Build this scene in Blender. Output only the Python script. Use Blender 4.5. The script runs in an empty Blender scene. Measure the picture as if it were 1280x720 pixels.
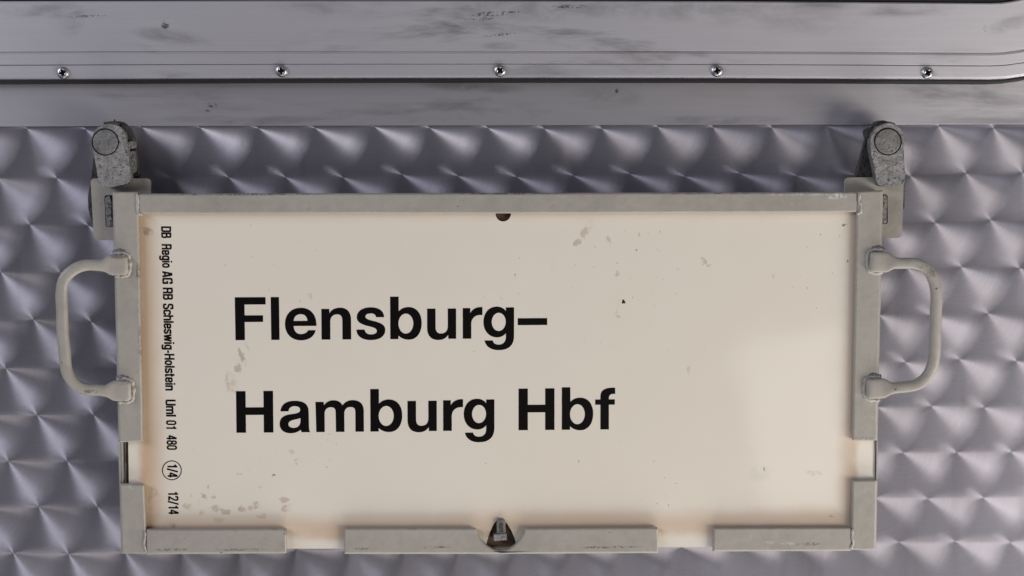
import bpy, bmesh, math, random
from mathutils import Vector, Matrix
from mathutils.geometry import tessellate_polygon
random.seed(7)
scn = bpy.context.scene
COL = scn.collection

# ------------------------------------------------------------------ camera
F = 1800.0                                  # focal length in photo pixels (1280 wide)
DIST = 1.5                                # metres to the steel wall along the view axis
TILT, YAW, ROLL = -0.099496, -0.03340888, 0.002892
ROT = (Matrix.Rotation(YAW, 3, 'Z') @ Matrix.Rotation(TILT, 3, 'X') @ Matrix.Rotation(ROLL, 3, 'Y'))
RIGHT, FWD, UP = ROT.col[0].copy(), ROT.col[1].copy(), ROT.col[2].copy()
CAM = -FWD * (DIST / FWD.y)
cd = bpy.data.cameras.new('camera')
cam = bpy.data.objects.new('camera', cd)
COL.objects.link(cam)
cd.sensor_width = 36.0
cd.lens = 36.0 * F / 1280.0
cd.clip_start, cd.clip_end = 0.01, 100
cam.matrix_world = Matrix(((RIGHT.x, UP.x, -FWD.x, CAM.x), (RIGHT.y, UP.y, -FWD.y, CAM.y),
                           (RIGHT.z, UP.z, -FWD.z, CAM.z), (0, 0, 0, 1)))
scn.camera = cam
scn.render.resolution_x, scn.render.resolution_y = 1024, 576

# ------------------------------------------------------------------ world and lamps
world = bpy.data.worlds.new('World')
scn.world = world
world.use_nodes = True
bg = world.node_tree.nodes['Background']
bg.inputs[0].default_value = (0.80, 0.83, 1.0, 1)
bg.inputs[1].default_value = 0.135

def area(name, loc, target, sx, sy, radiance, col, along=None):
    """rectangular lamp facing target; its sx side lies along the given direction"""
    l = bpy.data.lights.new(name, 'AREA')
    l.shape = 'RECTANGLE'
    l.size, l.size_y = sx, sy
    l.energy = radiance * math.pi * sx * sy
    l.color = col
    o = bpy.data.objects.new(name, l)
    COL.objects.link(o)
    d = (Vector(target) - Vector(loc)).normalized()
    a = Vector(along) if along else Vector((1, 0, 0))
    ax = (a - d * a.dot(d)).normalized()
    ay = (-d).cross(ax)
    o.matrix_world = Matrix(((ax.x, ay.x, -d.x, loc[0]), (ax.y, ay.y, -d.y, loc[1]), (ax.z, ay.z, -d.z, loc[2]), (0, 0, 0, 1)))
    return o
area('hall_opening_light', (1.23, -3.2, -0.75), (1.23, 0, -0.75), 0.70, 0.64, 1.9, (1.0, 0.95, 0.92), (1, 0, .18))
area('open_side_light', (2.65, -1.75, -1.28), (0, 0, -0.05), 2.3, 1.1, 10.4, (1.0, 0.935, 0.86), (.9, 0, -.42))
area('platform_bounce_light', (0.7, -0.75, -2.5), (0, 0, -0.05), 2.8, 0.9, 6.5, (1.0, 0.97, 0.96))
area('far_hall_light', (-2.7, -1.7, 1.25), (0, 0, 0), 2.1, 0.9, 9.4, (0.87, 0.88, 1.0), (-.9, 0, .43))

scn.view_settings.view_transform = 'Standard'
scn.view_settings.look = 'None'
scn.view_settings.exposure = -0.06
scn.view_settings.gamma = 1.0
scn.render.engine = 'CYCLES'

# ------------------------------------------------------------------ pixel helpers
def P(px, py, Y):
    """the point where the ray through photo pixel (px, py) meets the plane y = Y"""
    d = RIGHT * ((px - 640) / F) + FWD - UP * ((py - 360) / F)
    return CAM + d * ((Y - CAM.y) / d.y)

def pxsize(Y):
    return (Y - CAM.y) / F

# ------------------------------------------------------------------ object helpers
def tag(o, label=None, cat=None, group=None, kind=None):
    if label: o['label'] = label
    if cat: o['category'] = cat
    if group: o['group'] = group
    if kind: o['kind'] = kind
    return o

def thing(name, loc, label, cat, group=None):
    o = bpy.data.objects.new(name, None)
    o.empty_display_size = 0.02
    COL.objects.link(o)
    o.location = loc
    return tag(o, label, cat, group)

def root_loc(p):
    while p is not None and p.parent is not None:
        p = p.parent
    return Vector(p.location) if p is not None else Vector((0, 0, 0))

def obj(name, verts, faces, mat, parent=None, smooth=False):
    off = root_loc(parent)
    me = bpy.data.meshes.new(name)
    me.from_pydata([tuple(Vector(v) - off) for v in verts], [], faces)
    bm = bmesh.new(); bm.from_mesh(me)
    bmesh.ops.recalc_face_normals(bm, faces=bm.faces)
    bm.to_mesh(me); bm.free()
    me.materials.append(mat)
    if smooth:
        me.polygons.foreach_set('use_smooth', [True] * len(me.polygons))
    o = bpy.data.objects.new(name, me)
    COL.objects.link(o)
    if parent is not None:
        o.parent = parent
    return o

def bevel(o, w, seg=3, ang=35):
    m = o.modifiers.new('bevel', 'BEVEL')
    m.width = w; m.segments = seg
    m.limit_method = 'ANGLE'; m.angle_limit = math.radians(ang)
    m.harden_normals = True
    o.data.polygons.foreach_set('use_smooth', [True] * len(o.data.polygons))
    return o

def prism(name, loops, yf, yb, mat, parent=None, bev=0, seg=3, px=True):
    """polygon (first loop) with holes (others), in photo pixels on plane yf, extruded straight back to yb"""
    if px:
        L = [[P(x, y, yf) for x, y in lp] for lp in loops]
    else:
        L = [[Vector((x, yf, z)) for x, z in lp] for lp in loops]
    V, Fc = [], []
    n = sum(len(l) for l in L)
    for l in L: V += [Vector((p.x, yf, p.z)) for p in l]
    for l in L: V += [Vector((p.x, yb, p.z)) for p in l]
    if len(L) == 1:
        Fc.append(list(range(n))); Fc.append(list(range(2 * n - 1, n - 1, -1)))
    else:
        for t in tessellate_polygon([[Vector((p.x, p.z, 0)) for p in l] for l in L]):
            Fc.append(list(t)); Fc.append([i + n for i in reversed(t)])
    s = 0
    for l in L:
        k = len(l)
        for i in range(k):
            a, b = s + i, s + (i + 1) % k
            Fc.append([a, b, b + n, a + n])
        s += k
    o = obj(name, V, Fc, mat, parent)
    if bev: bevel(o, bev, seg)
    return o

def rounded(pts, r, n=5):
    """polygon with its corners rounded; r one radius or one per corner"""
    out = []
    k = len(pts)
    for i in range(k):
        p0, p1, p2 = Vector(pts[i - 1]), Vector(pts[i]), Vector(pts[(i + 1) % k])
        rr = r[i] if isinstance(r, (list, tuple)) else r
        if rr <= 0:
            out.append(tuple(p1)); continue
        a = p1 + (p0 - p1).normalized() * min(rr, (p0 - p1).length * .49)
        b = p1 + (p2 - p1).normalized() * min(rr, (p2 - p1).length * .49)
        for j in range(n + 1):
            t = j / n
            out.append(tuple(a * (1 - t) ** 2 + p1 * 2 * t * (1 - t) + b * t * t))
    return out

def circle(cx, cy, r, n=28, a0=0, a1=2 * math.pi, end=False):
    m = n if not end else n - 1
    return [(cx + r * math.cos(a0 + (a1 - a0) * i / m), cy + r * math.sin(a0 + (a1 - a0) * i / m)) for i in range(n)]

def sweep(name, path, rad, mat, parent, n=16, power=2.0):
    """tube along world points lying near a plane y = const; rad(i) -> (in-plane radius, depth radius, power)"""
    V, Fc = [], []
    k = len(path)
    for i, p in enumerate(path):
        t = (path[min(i + 1, k - 1)] - path[max(i - 1, 0)]).normalized()
        side = t.cross(Vector((0, 1, 0))).normalized()
        dep = side.cross(t).normalized()
        a, b, pw = rad(i)
        for j in range(n):
            th = 2 * math.pi * j / n
            c, s = math.cos(th), math.sin(th)
            V.append(p + side * (a * math.copysign(abs(c) ** (2 / pw), c)) + dep * (b * math.copysign(abs(s) ** (2 / pw), s)))
    for i in range(k - 1):
        for j in range(n):
            a, b = i * n + j, i * n + (j + 1) % n
            Fc.append([a, b, b + n, a + n])
    Fc.append(list(range(n))); Fc.append(list(range((k - 1) * n, k * n)))
    return obj(name, V, Fc, mat, parent, smooth=True)

def bead(name, pts, Y, r, mat, parent, flat=.6):
    """an uneven weld bead through photo pixels"""
    path = []
    for i in range(len(pts) - 1):
        a, b = Vector(pts[i]), Vector(pts[i + 1])
        m = max(2, int((b - a).length / 1.6))
        for j in range(m):
            q = a.lerp(b, j / m)
            path.append(P(q.x + random.uniform(-.5, .5), q.y + random.uniform(-.5, .5), Y))
    path.append(P(pts[-1][0], pts[-1][1], Y))
    u = pxsize(Y)
    ph = random.uniform(0, 6)
    rs = [r * u * (1 + .16 * math.sin(i * 1.1 + ph) + random.uniform(-.12, .12)) for i in range(len(path))]
    rs[0] *= .5; rs[-1] *= .5
    return sweep(name, path, lambda i: (rs[i], rs[i] * flat, 2), mat, parent, n=8)

# ------------------------------------------------------------------ node helpers
class X:
    """a socket or number with arithmetic, compiled to Math nodes"""
    nt = None
    def __init__(self, s): self.s = s
    def _put(self, inp):
        if isinstance(self.s, (int, float)): inp.default_value = self.s
        else: X.nt.links.new(self.s, inp)
    def __add__(a, b): return mth('ADD', a, b)
    __radd__ = __add__
    def __sub__(a, b): return mth('SUBTRACT', a, b)
    def __rsub__(a, b): return mth('SUBTRACT', b, a)
    def __mul__(a, b): return mth('MULTIPLY', a, b)
    __rmul__ = __mul__
    def __truediv__(a, b): return mth('DIVIDE', a, b)
    def __rtruediv__(a, b): return mth('DIVIDE', b, a)

def ex(v): return v if isinstance(v, X) else X(v)
def mth(op, *args):
    n = X.nt.nodes.new('ShaderNodeMath'); n.operation = op
    for i, a in enumerate(args): ex(a)._put(n.inputs[i])
    return X(n.outputs[0])
def vmin(a, b): return mth('MINIMUM', a, b)
def vmax(a, b): return mth('MAXIMUM', a, b)
def clamp(a): return vmin(vmax(a, 0.0), 1.0)
def step(a, lo, hi):                                     # smooth ramp from 0 at lo to 1 at hi
    n = X.nt.nodes.new('ShaderNodeMapRange'); n.interpolation_type = 'SMOOTHSTEP'
    ex(a)._put(n.inputs[0]); n.inputs[1].default_value = lo; n.inputs[2].default_value = hi
    return X(n.outputs[0])
def vec(x, y, z):
    n = X.nt.nodes.new('ShaderNodeCombineXYZ')
    for i, a in enumerate((x, y, z)): ex(a)._put(n.inputs[i])
    return n.outputs[0]
def noise(co, scale, detail=3, rough=.55, dist=0.0):
    n = X.nt.nodes.new('ShaderNodeTexNoise')
    X.nt.links.new(co, n.inputs['Vector'])
    n.inputs['Scale'].default_value = scale; n.inputs['Detail'].default_value = detail
    n.inputs['Roughness'].default_value = rough; n.inputs['Distortion'].default_value = dist
    return X(n.outputs[0])
def mixc(f, a, b):
    n = X.nt.nodes.new('ShaderNodeMix'); n.data_type = 'RGBA'
    ex(f)._put(n.inputs[0])
    for s, v in ((n.inputs[6], a), (n.inputs[7], b)):
        if isinstance(v, tuple): s.default_value = (*v, 1)
        else: X.nt.links.new(v, s)
    return n.outputs[2]
def bump(h, dist, strength=1.0):
    n = X.nt.nodes.new('ShaderNodeBump')
    n.inputs['Strength'].default_value = strength; n.inputs['Distance'].default_value = dist
    ex(h)._put(n.inputs['Height'])
    return n.outputs[0]

def new_mat(name):
    m = bpy.data.materials.new(name); m.use_nodes = True
    nt = m.node_tree
    for n in list(nt.nodes): nt.nodes.remove(n)
    X.nt = nt
    out = nt.nodes.new('ShaderNodeOutputMaterial')
    geo = nt.nodes.new('ShaderNodeNewGeometry')            # world position: nothing here moves
    sep = nt.nodes.new('ShaderNodeSeparateXYZ')
    nt.links.new(geo.outputs['Position'], sep.inputs[0])
    return m, nt, out, geo.outputs['Position'], X(sep.outputs[0]), X(sep.outputs[1]), X(sep.outputs[2])

def principled(nt, out, col, rough, metal=0.0, spec=.5, nrm=None, coat=0.0):
    b = nt.nodes.new('ShaderNodeBsdfPrincipled')
    if isinstance(col, tuple): b.inputs['Base Color'].default_value = (*col, 1)
    else: nt.links.new(col, b.inputs['Base Color'])
    ex(rough)._put(b.inputs['Roughness'])
    ex(metal)._put(b.inputs['Metallic'])
    b.inputs['Specular IOR Level'].default_value = spec
    b.inputs['Coat Weight'].default_value = coat
    if nrm is not None: nt.links.new(nrm, b.inputs['Normal'])
    nt.links.new(b.outputs[0], out.inputs[0])
    return b

def blob(x, z, cx, cz, rx, rz, ang=0.0, soft=.5):
    """1 inside an ellipse, fading to 0 at its rim"""
    c, s = math.cos(ang), math.sin(ang)
    dx, dz = x - cx, z - cz
    if ang:
        a, b = (dx * c + dz * s) / rx, (dz * c - dx * s) / rz
    else:
        a, b = dx / rx, dz / rz
    return 1.0 - step(a * a + b * b, soft, 1.0)

def pblob(x, z, Y, px, py, rx, ry, deg=0.0, soft=.3):
    p = P(px, py, Y); u = pxsize(Y)
    return blob(x, z, p.x, p.z, rx * u, ry * u, math.radians(deg), soft)

# ------------------------------------------------------------------ depths (metres in front of the wall)
Y_BAND = -0.0025
Y_FRONT = -0.0520                            # front face of the sign frame
Y_PLATE = -0.0448
Y_BACK = -0.0345

# ------------------------------------------------------------------ materials
def mat_swirl():
    """overlapping spun brush discs: concentric grooves round each centre turn the highlight"""
    m, nt, out, pos, x, y, z = new_mat('swirl_brushed_steel')
    px, pz, R0 = 0.05905789, 0.04948131, 0.0470
    wob = noise(pos, 9.0, 2)
    wn = nt.nodes.new('ShaderNodeTexWhiteNoise'); nt.links.new(pos, wn.inputs['Vector'])
    R = R0 + (X(wn.outputs[0]) - .5) * .019            # the disc's rim wears off gradually
    u = x + 0.49769008 + (wob - .5) * .004
    v = 0.16654423 - z + (wob - .5) * .002
    j = mth('FLOOR', v / pz)
    a = v - j * pz
    def row(j, a):
        w = mth('SQRT', vmax(R * R - a * a, 0.0))
        off = mth('FLOORED_MODULO', j, 2.0) * (px / 2)
        i = mth('CEIL', (u - off - w) / px)
        c = off + i * px
        return c, w, i
    c1, w1, i1 = row(j, a)
    c2, w2, i2 = row(j + 1.0, a - pz)
    ins = mth('LESS_THAN', c1 - u, w1)
    seed = i1 * ins + i2 * (1.0 - ins)
    hs = nt.nodes.new('ShaderNodeTexWhiteNoise')
    nt.links.new(vec(seed, j + (1.0 - ins), 3.0), hs.inputs['Vector'])
    hsep = nt.nodes.new('ShaderNodeSeparateXYZ'); nt.links.new(hs.outputs['Color'], hsep.inputs[0])
    h1, h2, h3 = X(hsep.outputs[0]), X(hsep.outputs[1]), X(hsep.outputs[2])   # each disc a little different
    dx = u - (c2 + (c1 - c2) * ins) + (h1 - .5) * .004
    dn = a - (1.0 - ins) * pz + (h2 - .5) * .0036            # down from the centre
    r = mth('SQRT', dx * dx + dn * dn + 1e-9)
    tang = vec(dn / r, 0.0, dx / r)
    # the grooves themselves, fine and concentric
    gro = noise(vec(r * 1.0, seed * 3.7, (j + (1.0 - ins)) * 2.3), 1500.0, 3, .75)
    gro2 = noise(vec(r * 1.0, seed * 1.7, j * 5.3), 420.0, 2, .6)
    blot = noise(pos, 26.0, 4, .6)
    grime = step(noise(pos, 5.0, 4, .6), .48, .8)
    streak = noise(vec(x * 34., 0., z * 2.2), 1.0, 4, .6)
    tone = .50 + (gro - .5) * .62 + (gro2 - .5) * .28 + (blot - .5) * .16 + (h3 - .5) * .14 - step(streak, .52, .75) * .13
    col = mixc(clamp(tone), (.195, .186, .212), (.50, .482, .535))
    col = mixc(grime * .32, col, (.20, .187, .19))
    g = nt.nodes.new('ShaderNodeBsdfAnisotropic')
    g.distribution = 'GGX'
    nt.links.new(col, g.inputs['Color'])
    (.46 + (gro - .5) * .16 + grime * .06)._put(g.inputs['Roughness'])
    g.inputs['Anisotropy'].default_value = .64
    nt.links.new(tang, g.inputs['Tangent'])
    d = nt.nodes.new('ShaderNodeBsdfDiffuse')
    nt.links.new(col, d.inputs[0])
    mx = nt.nodes.new('ShaderNodeMixShader')
    mx.inputs[0].default_value = .28                        # years of film on the steel
    nt.links.new(g.outputs[0], mx.inputs[1]); nt.links.new(d.outputs[0], mx.inputs[2])
    nt.links.new(mx.outputs[0], out.inputs[0])
    return m

def mat_plain_metal(name, base, rough=.42, seedz=0.0, dark=.35, marks=(), smears=()):
    """sheet metal brushed along its length, with smears of soot and scuffs"""
    m, nt, out, pos, x, y, z = new_mat(name)
    line = noise(vec(x * 1.2, 0.0, z * 420.0 + seedz), 1.0, 3, .6)
    line2 = noise(vec(x * 9.0, 0.0, z * 1500.0 + seedz), 1.0, 2, .6)
    smear = noise(vec(x * 5.0 + seedz, 0.0, z * 28.0), 1.0, 5, .62, .4)
    big = noise(vec(x * 3.0, seedz, z * 9.0), 1.0, 3, .6)
    sm = step(smear, .50, .72) * step(big, .38, .60)
    scr = step(noise(vec(x * 26.0 + seedz, 0.0, z * 420.0), 1.0, 3, .6), .70, .76) * step(big, .50, .66)
    t = clamp(.5 + (line - .5) * .55 + (line2 - .5) * .4 + (big - .5) * .35)
    col = mixc(t, tuple(c * .84 for c in base), tuple(min(1, c * 1.10) for c in base))
    col = mixc(clamp(sm * dark), col, (.17, .165, .17))
    col = mixc(clamp(scr * .75), col, (.08, .078, .08))
    fine = noise(pos, 420.0, 3, .6)
    for (mx, my, rx, ry, ang, k) in marks:
        b = pblob(x, z, Y_BAND * 4, mx, my, rx, ry, ang, .05) * step(fine + noise(vec(x * 40, 0.0, z * 240), 1.0, 3) * .9, .86, 1.06)
        col = mixc(clamp(b * k), col, (.05, .05, .052))
    sn = noise(vec(x * 22.0 + seedz, 0.0, z * 60.0), 1.0, 5, .65, .5)
    for (mx, my, rx, ry, ang, k) in smears:
        b = pblob(x, z, Y_BAND * 4, mx, my, rx, ry, ang, .0) * step(sn, .30, .72)
        col = mixc(clamp(b * (k * .62)), col, (.15, .147, .148))
    g = nt.nodes.new('ShaderNodeBsdfAnisotropic')
    g.distribution = 'GGX'
    nt.links.new(col, g.inputs['Color'])
    (rough + (smear - .5) * .16 + sm * .1)._put(g.inputs['Roughness'])
    g.inputs['Anisotropy'].default_value = .35
    nt.links.new(vec(1.0, 0.0, 0.0), g.inputs['Tangent'])
    nt.links.new(bump(line + noise(vec(x * 30., 0., z * 30.), 1.0, 3) * 1.2, .00025, .35), g.inputs['Normal'])
    d = nt.nodes.new('ShaderNodeBsdfDiffuse')
    nt.links.new(col, d.inputs[0])
    mx = nt.nodes.new('ShaderNodeMixShader')
    mx.inputs[0].default_value = .34                        # dull oxide film
    nt.links.new(g.outputs[0], mx.inputs[1]); nt.links.new(d.outputs[0], mx.inputs[2])
    nt.links.new(mx.outputs[0], out.inputs[0])
    return m

def mat_paint(name, base, wear=1.0, marks=()):
    """old brushed-on grey-beige paint: lumps, pits, dark nicks, worn streaks"""
    m, nt, out, pos, x, y, z = new_mat(name)
    n1 = noise(pos, 14.0, 4, .6); n2 = noise(pos, 90.0, 4, .6); n3 = noise(pos, 420.0, 3, .6)
    col = mixc(clamp(.5 + (n1 - .5) * 1.3 + (n2 - .5) * .9), tuple(c * .82 for c in base), tuple(c * 1.13 for c in base))
    dirt = step(n2, .56, .76) * step(n1, .46, .62)
    col = mixc(clamp(dirt * .55 * wear), col, (.20, .185, .155))
    chip = step(noise(pos, 190.0, 4, .7), .675, .70) * step(noise(pos, 26.0, 3), .49, .6)
    col = mixc(clamp(chip * .85 * wear), col, (.035, .032, .028))
    pale = step(noise(pos, 120.0, 4, .7, .6), .66, .70) * step(noise(pos, 17.0, 2), .55, .66)
    col = mixc(clamp(pale * .55 * wear), col, (.62, .61, .58))
    for (mx, my, rx, ry, c, k) in marks:
        b = pblob(x, z, Y_FRONT, mx, my, rx, ry, 0, .1) * step(n3 * .6 + n2 * .6, .57, .66)
        col = mixc(clamp(b * k), col, c)
    h = n2 * .7 + n3 * .25 - chip * .6 - pale * .3
    principled(nt, out, col, .40 + (n2 - .5) * .3, 0.0, .45, bump(h + n1 * 2.0, .0009, .6))
    return m

def mat_plate():
    m, nt, out, pos, x, y, z = new_mat('cream_enamel_plate')
    YP = Y_PLATE
    u = pxsize(YP)
    n1 = noise(pos, 4.0, 4, .55); n2 = noise(pos, 30.0, 5, .62); n3 = noise(pos, 140.0, 4, .65); n4 = noise(pos, 210.0, 4, .65)
    base = mixc(clamp(.5 + (n1 - .5) * 1.0 + (n2 - .5) * .25), (.725, .662, .548), (.790, .735, .638))
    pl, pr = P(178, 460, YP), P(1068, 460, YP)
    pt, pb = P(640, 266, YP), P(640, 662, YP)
    # yellowed border, with a stronger brown strip down the left
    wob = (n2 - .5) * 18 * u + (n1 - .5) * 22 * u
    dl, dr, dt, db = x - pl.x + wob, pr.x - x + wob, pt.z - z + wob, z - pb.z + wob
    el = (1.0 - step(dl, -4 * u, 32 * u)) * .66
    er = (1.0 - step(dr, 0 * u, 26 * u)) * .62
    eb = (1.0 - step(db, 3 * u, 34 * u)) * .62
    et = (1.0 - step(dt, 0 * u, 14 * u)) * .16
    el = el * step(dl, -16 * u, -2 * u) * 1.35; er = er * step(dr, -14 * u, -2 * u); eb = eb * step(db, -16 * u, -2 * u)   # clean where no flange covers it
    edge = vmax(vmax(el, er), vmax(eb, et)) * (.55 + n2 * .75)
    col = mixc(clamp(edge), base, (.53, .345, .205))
    # faint rub marks and specks all over
    rub = step(noise(vec(x * 40, 0.0, z * 9.0), 1.0, 5, .65), .62, .80) * step(n1, .5, .7)
    col = mixc(clamp(rub * .16), col, (.40, .34, .28))
    speck = step(noise(pos, 260.0, 2, .5), .735, .76) * step(noise(pos, 9.0, 3), .48, .60)
    col = mixc(clamp(speck * .55), col, (.16, .12, .09))
    # the marks that can be told apart
    rag = step(n3 + (n2 - .5) * .8, .40, .58)
    def mark(px, py, rx, ry, k, c, deg=0, soft=.35, ragged=True):
        nonlocal col
        b = pblob(x + (n3 - .5) * .014 + (n2 - .5) * .006, z + (n2 - .5) * .016 + (n4 - .5) * .008, YP, px, py, rx, ry, deg, soft)
        if ragged: b = b * (.12 + rag * .88)
        col = mixc(clamp(b * k), col, c)
    br, gr, dk = (.26, .155, .095), (.36, .24, .165), (.03, .025, .022)
    mark(184, 289, 9, 7, .60, br)
    mark(212, 657, 11, 6, .55, br); mark(193, 630, 9, 26, .30, br)
    mark(303, 446, 4, 14, .50, br, 20); mark(298, 461, 6, 7, .45, br); mark(290, 478, 8, 14, .28, br, 20); mark(308, 432, 4, 8, .25, br, 20)
    for a in ((228, 620, 3.4, 3.4, .5), (238, 621, 2, 3, .5), (255, 620, 4, 4, .6), (267, 619, 3.4, 3, .5), (235, 634, 7, 6, .48), (247, 628, 4, 3, .4),
              (253, 640, 4, 5, .35), (270, 634, 8, 4.5, .45), (283, 637, 10, 4.5, .5), (303, 635, 6, 4, .5), (320, 630, 6, 3.5, .5), (313, 633, 4, 3, .4),
              (357, 622, 7, 5, .45), (359, 634, 7, 7, .42), (328, 644, 8, 3.5, .3), (275, 648, 10, 5, .25), (300, 593, 4, 2.5, .5), (309, 590, 3, 2, .4),
              (261, 606, 2, 2, .45), (240, 563, 4, 3, .3), (366, 565, 5, 4, .3), (372, 577, 4, 5, .3), (326, 608, 3, 2, .3)):
        mark(a[0], a[1], a[2], a[3], a[4], gr)
    for a in ((880, 326, 5, 5, .55, 0), (887, 330, 3, 2, .4, 0), (722, 301, 6, 4, .5, 0), (734, 285, 6, 14, .42, -30), (762, 301, 3, 7, .4, 0),
              (772, 341, 3.5, 4, .5, 0), (800, 293, 3, 2, .5, 0), (771, 385, 1.5, 14, .45, 0), (774, 397, 3, 2, .4, 0), (953, 352, 2.5, 2.5, .4, 0), (967, 345, 3, 7, .3, 0),
              (879, 438, 1.5, 4, .45, 0), (862, 462, 2, 9, .25, 0), (388, 371, 4, 4.5, .5, 0), (375, 378, 2, 2, .4, 0), (1018, 591, 14, 4, .22, 0)):
        mark(a[0], a[1], a[2], a[3], a[4], gr, a[5])
    mark(952, 591, 20, 13, .12, (.33, .30, .27), 0, .0, True)
    mark(779, 379, 3.3, 3.4, 1.0, dk, 0, .5, False)
    mark(342, 593, 1.6, 1.6, .9, dk, 0, .5, False)
    mark(956, 589, 1.8, 2.4, .6, dk, 0, .4, False); mark(1054, 281, 2.2, 1.2, .7, dk, 0, .4, False); mark(1059, 325, 1.6, 1.8, .7, dk, 0, .4, False)
    mark(724, 575, 1.3, 1.8, .7, dk, 0, .4, False); mark(1040, 646, 1.3, 1.5, .7, dk, 0, .4, False)
    h = n1 * 6.0 + n3 * .03
    principled(nt, out, col, .075 + (n2 - .5) * .06 + edge * .25, 0.0, .5, bump(h, .0006, .10))
    return m

def mat_cast(name, base, rough=.55, metal=.55, h=.0016):
    m, nt, out, pos, x, y, z = new_mat(name)
    n1 = noise(pos, 85.0, 5, .7); n2 = noise(pos, 300.0, 4, .7); n3 = noise(vec(x * 500., y * 60., z * 70.), 1.0, 3)
    col = mixc(clamp(.5 + (n1 - .5) * 2.4 + (n3 - .5) * .5), tuple(c * .5 for c in base), tuple(c * 1.35 for c in base))
    crud = step(n2 * .6 + n1 * .5, .58, .68)
    col = mixc(clamp(crud * .8), col, (.022, .020, .018))
    principled(nt, out, col, rough + (n1 - .5) * .3, metal, .4, bump(n2 + n1 * 1.5 - crud * .7, h, .8))
    return m

def mat_simple(name, base, rough=.5, metal=0.0, spec=.5, bumps=0.0):
    m, nt, out, pos, x, y, z = new_mat(name)
    n1 = noise(pos, 70.0, 4, .6)
    col = mixc(clamp(.5 + (n1 - .5) * 1.2), tuple(c * .75 for c in base), tuple(c * 1.25 for c in base))
    principled(nt, out, col, rough, metal, spec, bump(n1, .0006, bumps) if bumps else None)
    return m

M_SWIRL = mat_swirl()
M_BAND = mat_plain_metal('brushed_steel_band', (.56, .54, .56), .50, 3.0, .62,
                         marks=((263, 131, 9, 4, -8, .9), (258, 138, 4, 2, 0, .6), (772, 114, 3, 5, 0, .8)),
                         smears=((590, 108, 80, 9, -3, .8), (755, 122, 60, 18, 0, .55), (900, 150, 110, 7, 0, .8), (350, 150, 110, 7, 3, .7), (1180, 115, 90, 16, 0, .5), (250, 148, 60, 6, 0, .4)))
M_ALU = mat_plain_metal('window_aluminium', (.66, .64, .665), .50, 11.0, .85,
                        marks=((208, 32, 6, 7, 30, .9), (620, 18, 42, 3.5, 3, .95), (712, 9, 26, 3, 0, .9), (600, 25, 20, 2.5, 4, .9), (625, 44, 26, 2, 5, .7), (110, 21, 30, 2, 2, .6), (1228, 36, 3, 5, 0, .6)),
                       smears=((660, 12, 130, 20, 0, .8), (850, 12, 150, 18, 0, .75), (1005, 20, 90, 30, 0, .5), (60, 14, 70, 10, 0, .75), (85, 22, 26, 30, 35, .5), (215, 46, 62, 11, -8, .8), (1262, 30, 40, 12, 18, .7), (430, 9, 110, 14, 0, .55), (1120, 12, 90, 12, 0, .5), (625, 58, 30, 6, 0, .6),
                               (79, 91, 14, 9, 0, .6), (352, 88, 14, 9, 0, .6), (625, 88, 14, 9, 0, .6), (896, 88, 14, 9, 0, .6), (1159, 91, 14, 9, 0, .6)))
PALE, NICK = (.60, .585, .54), (.05, .043, .036)
M_PAINT = mat_paint('grey_beige_frame_paint', (.368, .344, .297), 1.0, (
    (1046, 245, 22, 5, PALE, .9), (1000, 243, 60, 2, PALE, .5), (300, 243, 120, 2, NICK, .6), (640, 242, 90, 1.6, NICK, .7), (880, 242, 90, 1.5, NICK, .5),
    (962, 678, 8, 3, PALE, .8), (1012, 680, 30, 3, NICK, .5), (985, 680, 12, 2.5, PALE, .7), (540, 684, 30, 2, NICK, .7), (760, 684, 50, 2, NICK, .7), (452, 686, 12, 2, NICK, .6),
    (215, 687, 30, 2.5, NICK, .5), (300, 687, 40, 2, NICK, .6), (357, 666, 3, 5, NICK, .8), (172, 340, 3, 14, NICK, .6), (175, 430, 2.5, 30, NICK, .5),
    (112, 488, 20, 4, NICK, .6), (150, 320, 14, 4, NICK, .55), (152, 477, 14, 4, NICK, .55), (1093, 312, 12, 4, NICK, .55), (1093, 471, 12, 4, NICK, .55),
    (1117, 484, 7, 3, NICK, .9), (1165, 358, 5, 3, NICK, 1.0), (1160, 340, 8, 8, NICK, .5), (1150, 333, 16, 5, NICK, .35), (170, 558, 18, 5, NICK, .5), (1080, 549, 16, 4, NICK, .35)))
M_WELD = mat_paint('painted_weld', (.43, .40, .355), 1.5)
M_OLDWELD = mat_paint('grey_bare_weld', (.15, .15, .155), 1.5)
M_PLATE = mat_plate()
M_INK = mat_simple('black_print', (.0035, .0022, .002), .42, 0.0, .14)
M_CAST = mat_cast('worn_cast_steel', (.29, .285, .275), .55, .5, .0026)
M_CASTDARK = mat_cast('sooty_cast_steel', (.085, .08, .075), .6, .4)
M_BOLT = mat_cast('worn_bolt_steel', (.23, .225, .215), .5, .6, .0007)
M_GRIME = mat_simple('black_grime', (.012, .011, .010), .8, 0.0, .2, .5)
M_RUBBER = mat_simple('black_rubber', (.014, .014, .016), .6, 0.0, .35)
M_RUST = mat_simple('rusty_brown_back', (.15, .092, .06), .75, 0.0, .3, .5)
M_SCREW = mat_simple('bright_screw_steel', (.50, .49, .50), .36, 1.0, .5)
M_GLASS = mat_simple('dark_window_glass', (.02, .022, .025), .05, 0.0, .5)

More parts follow.
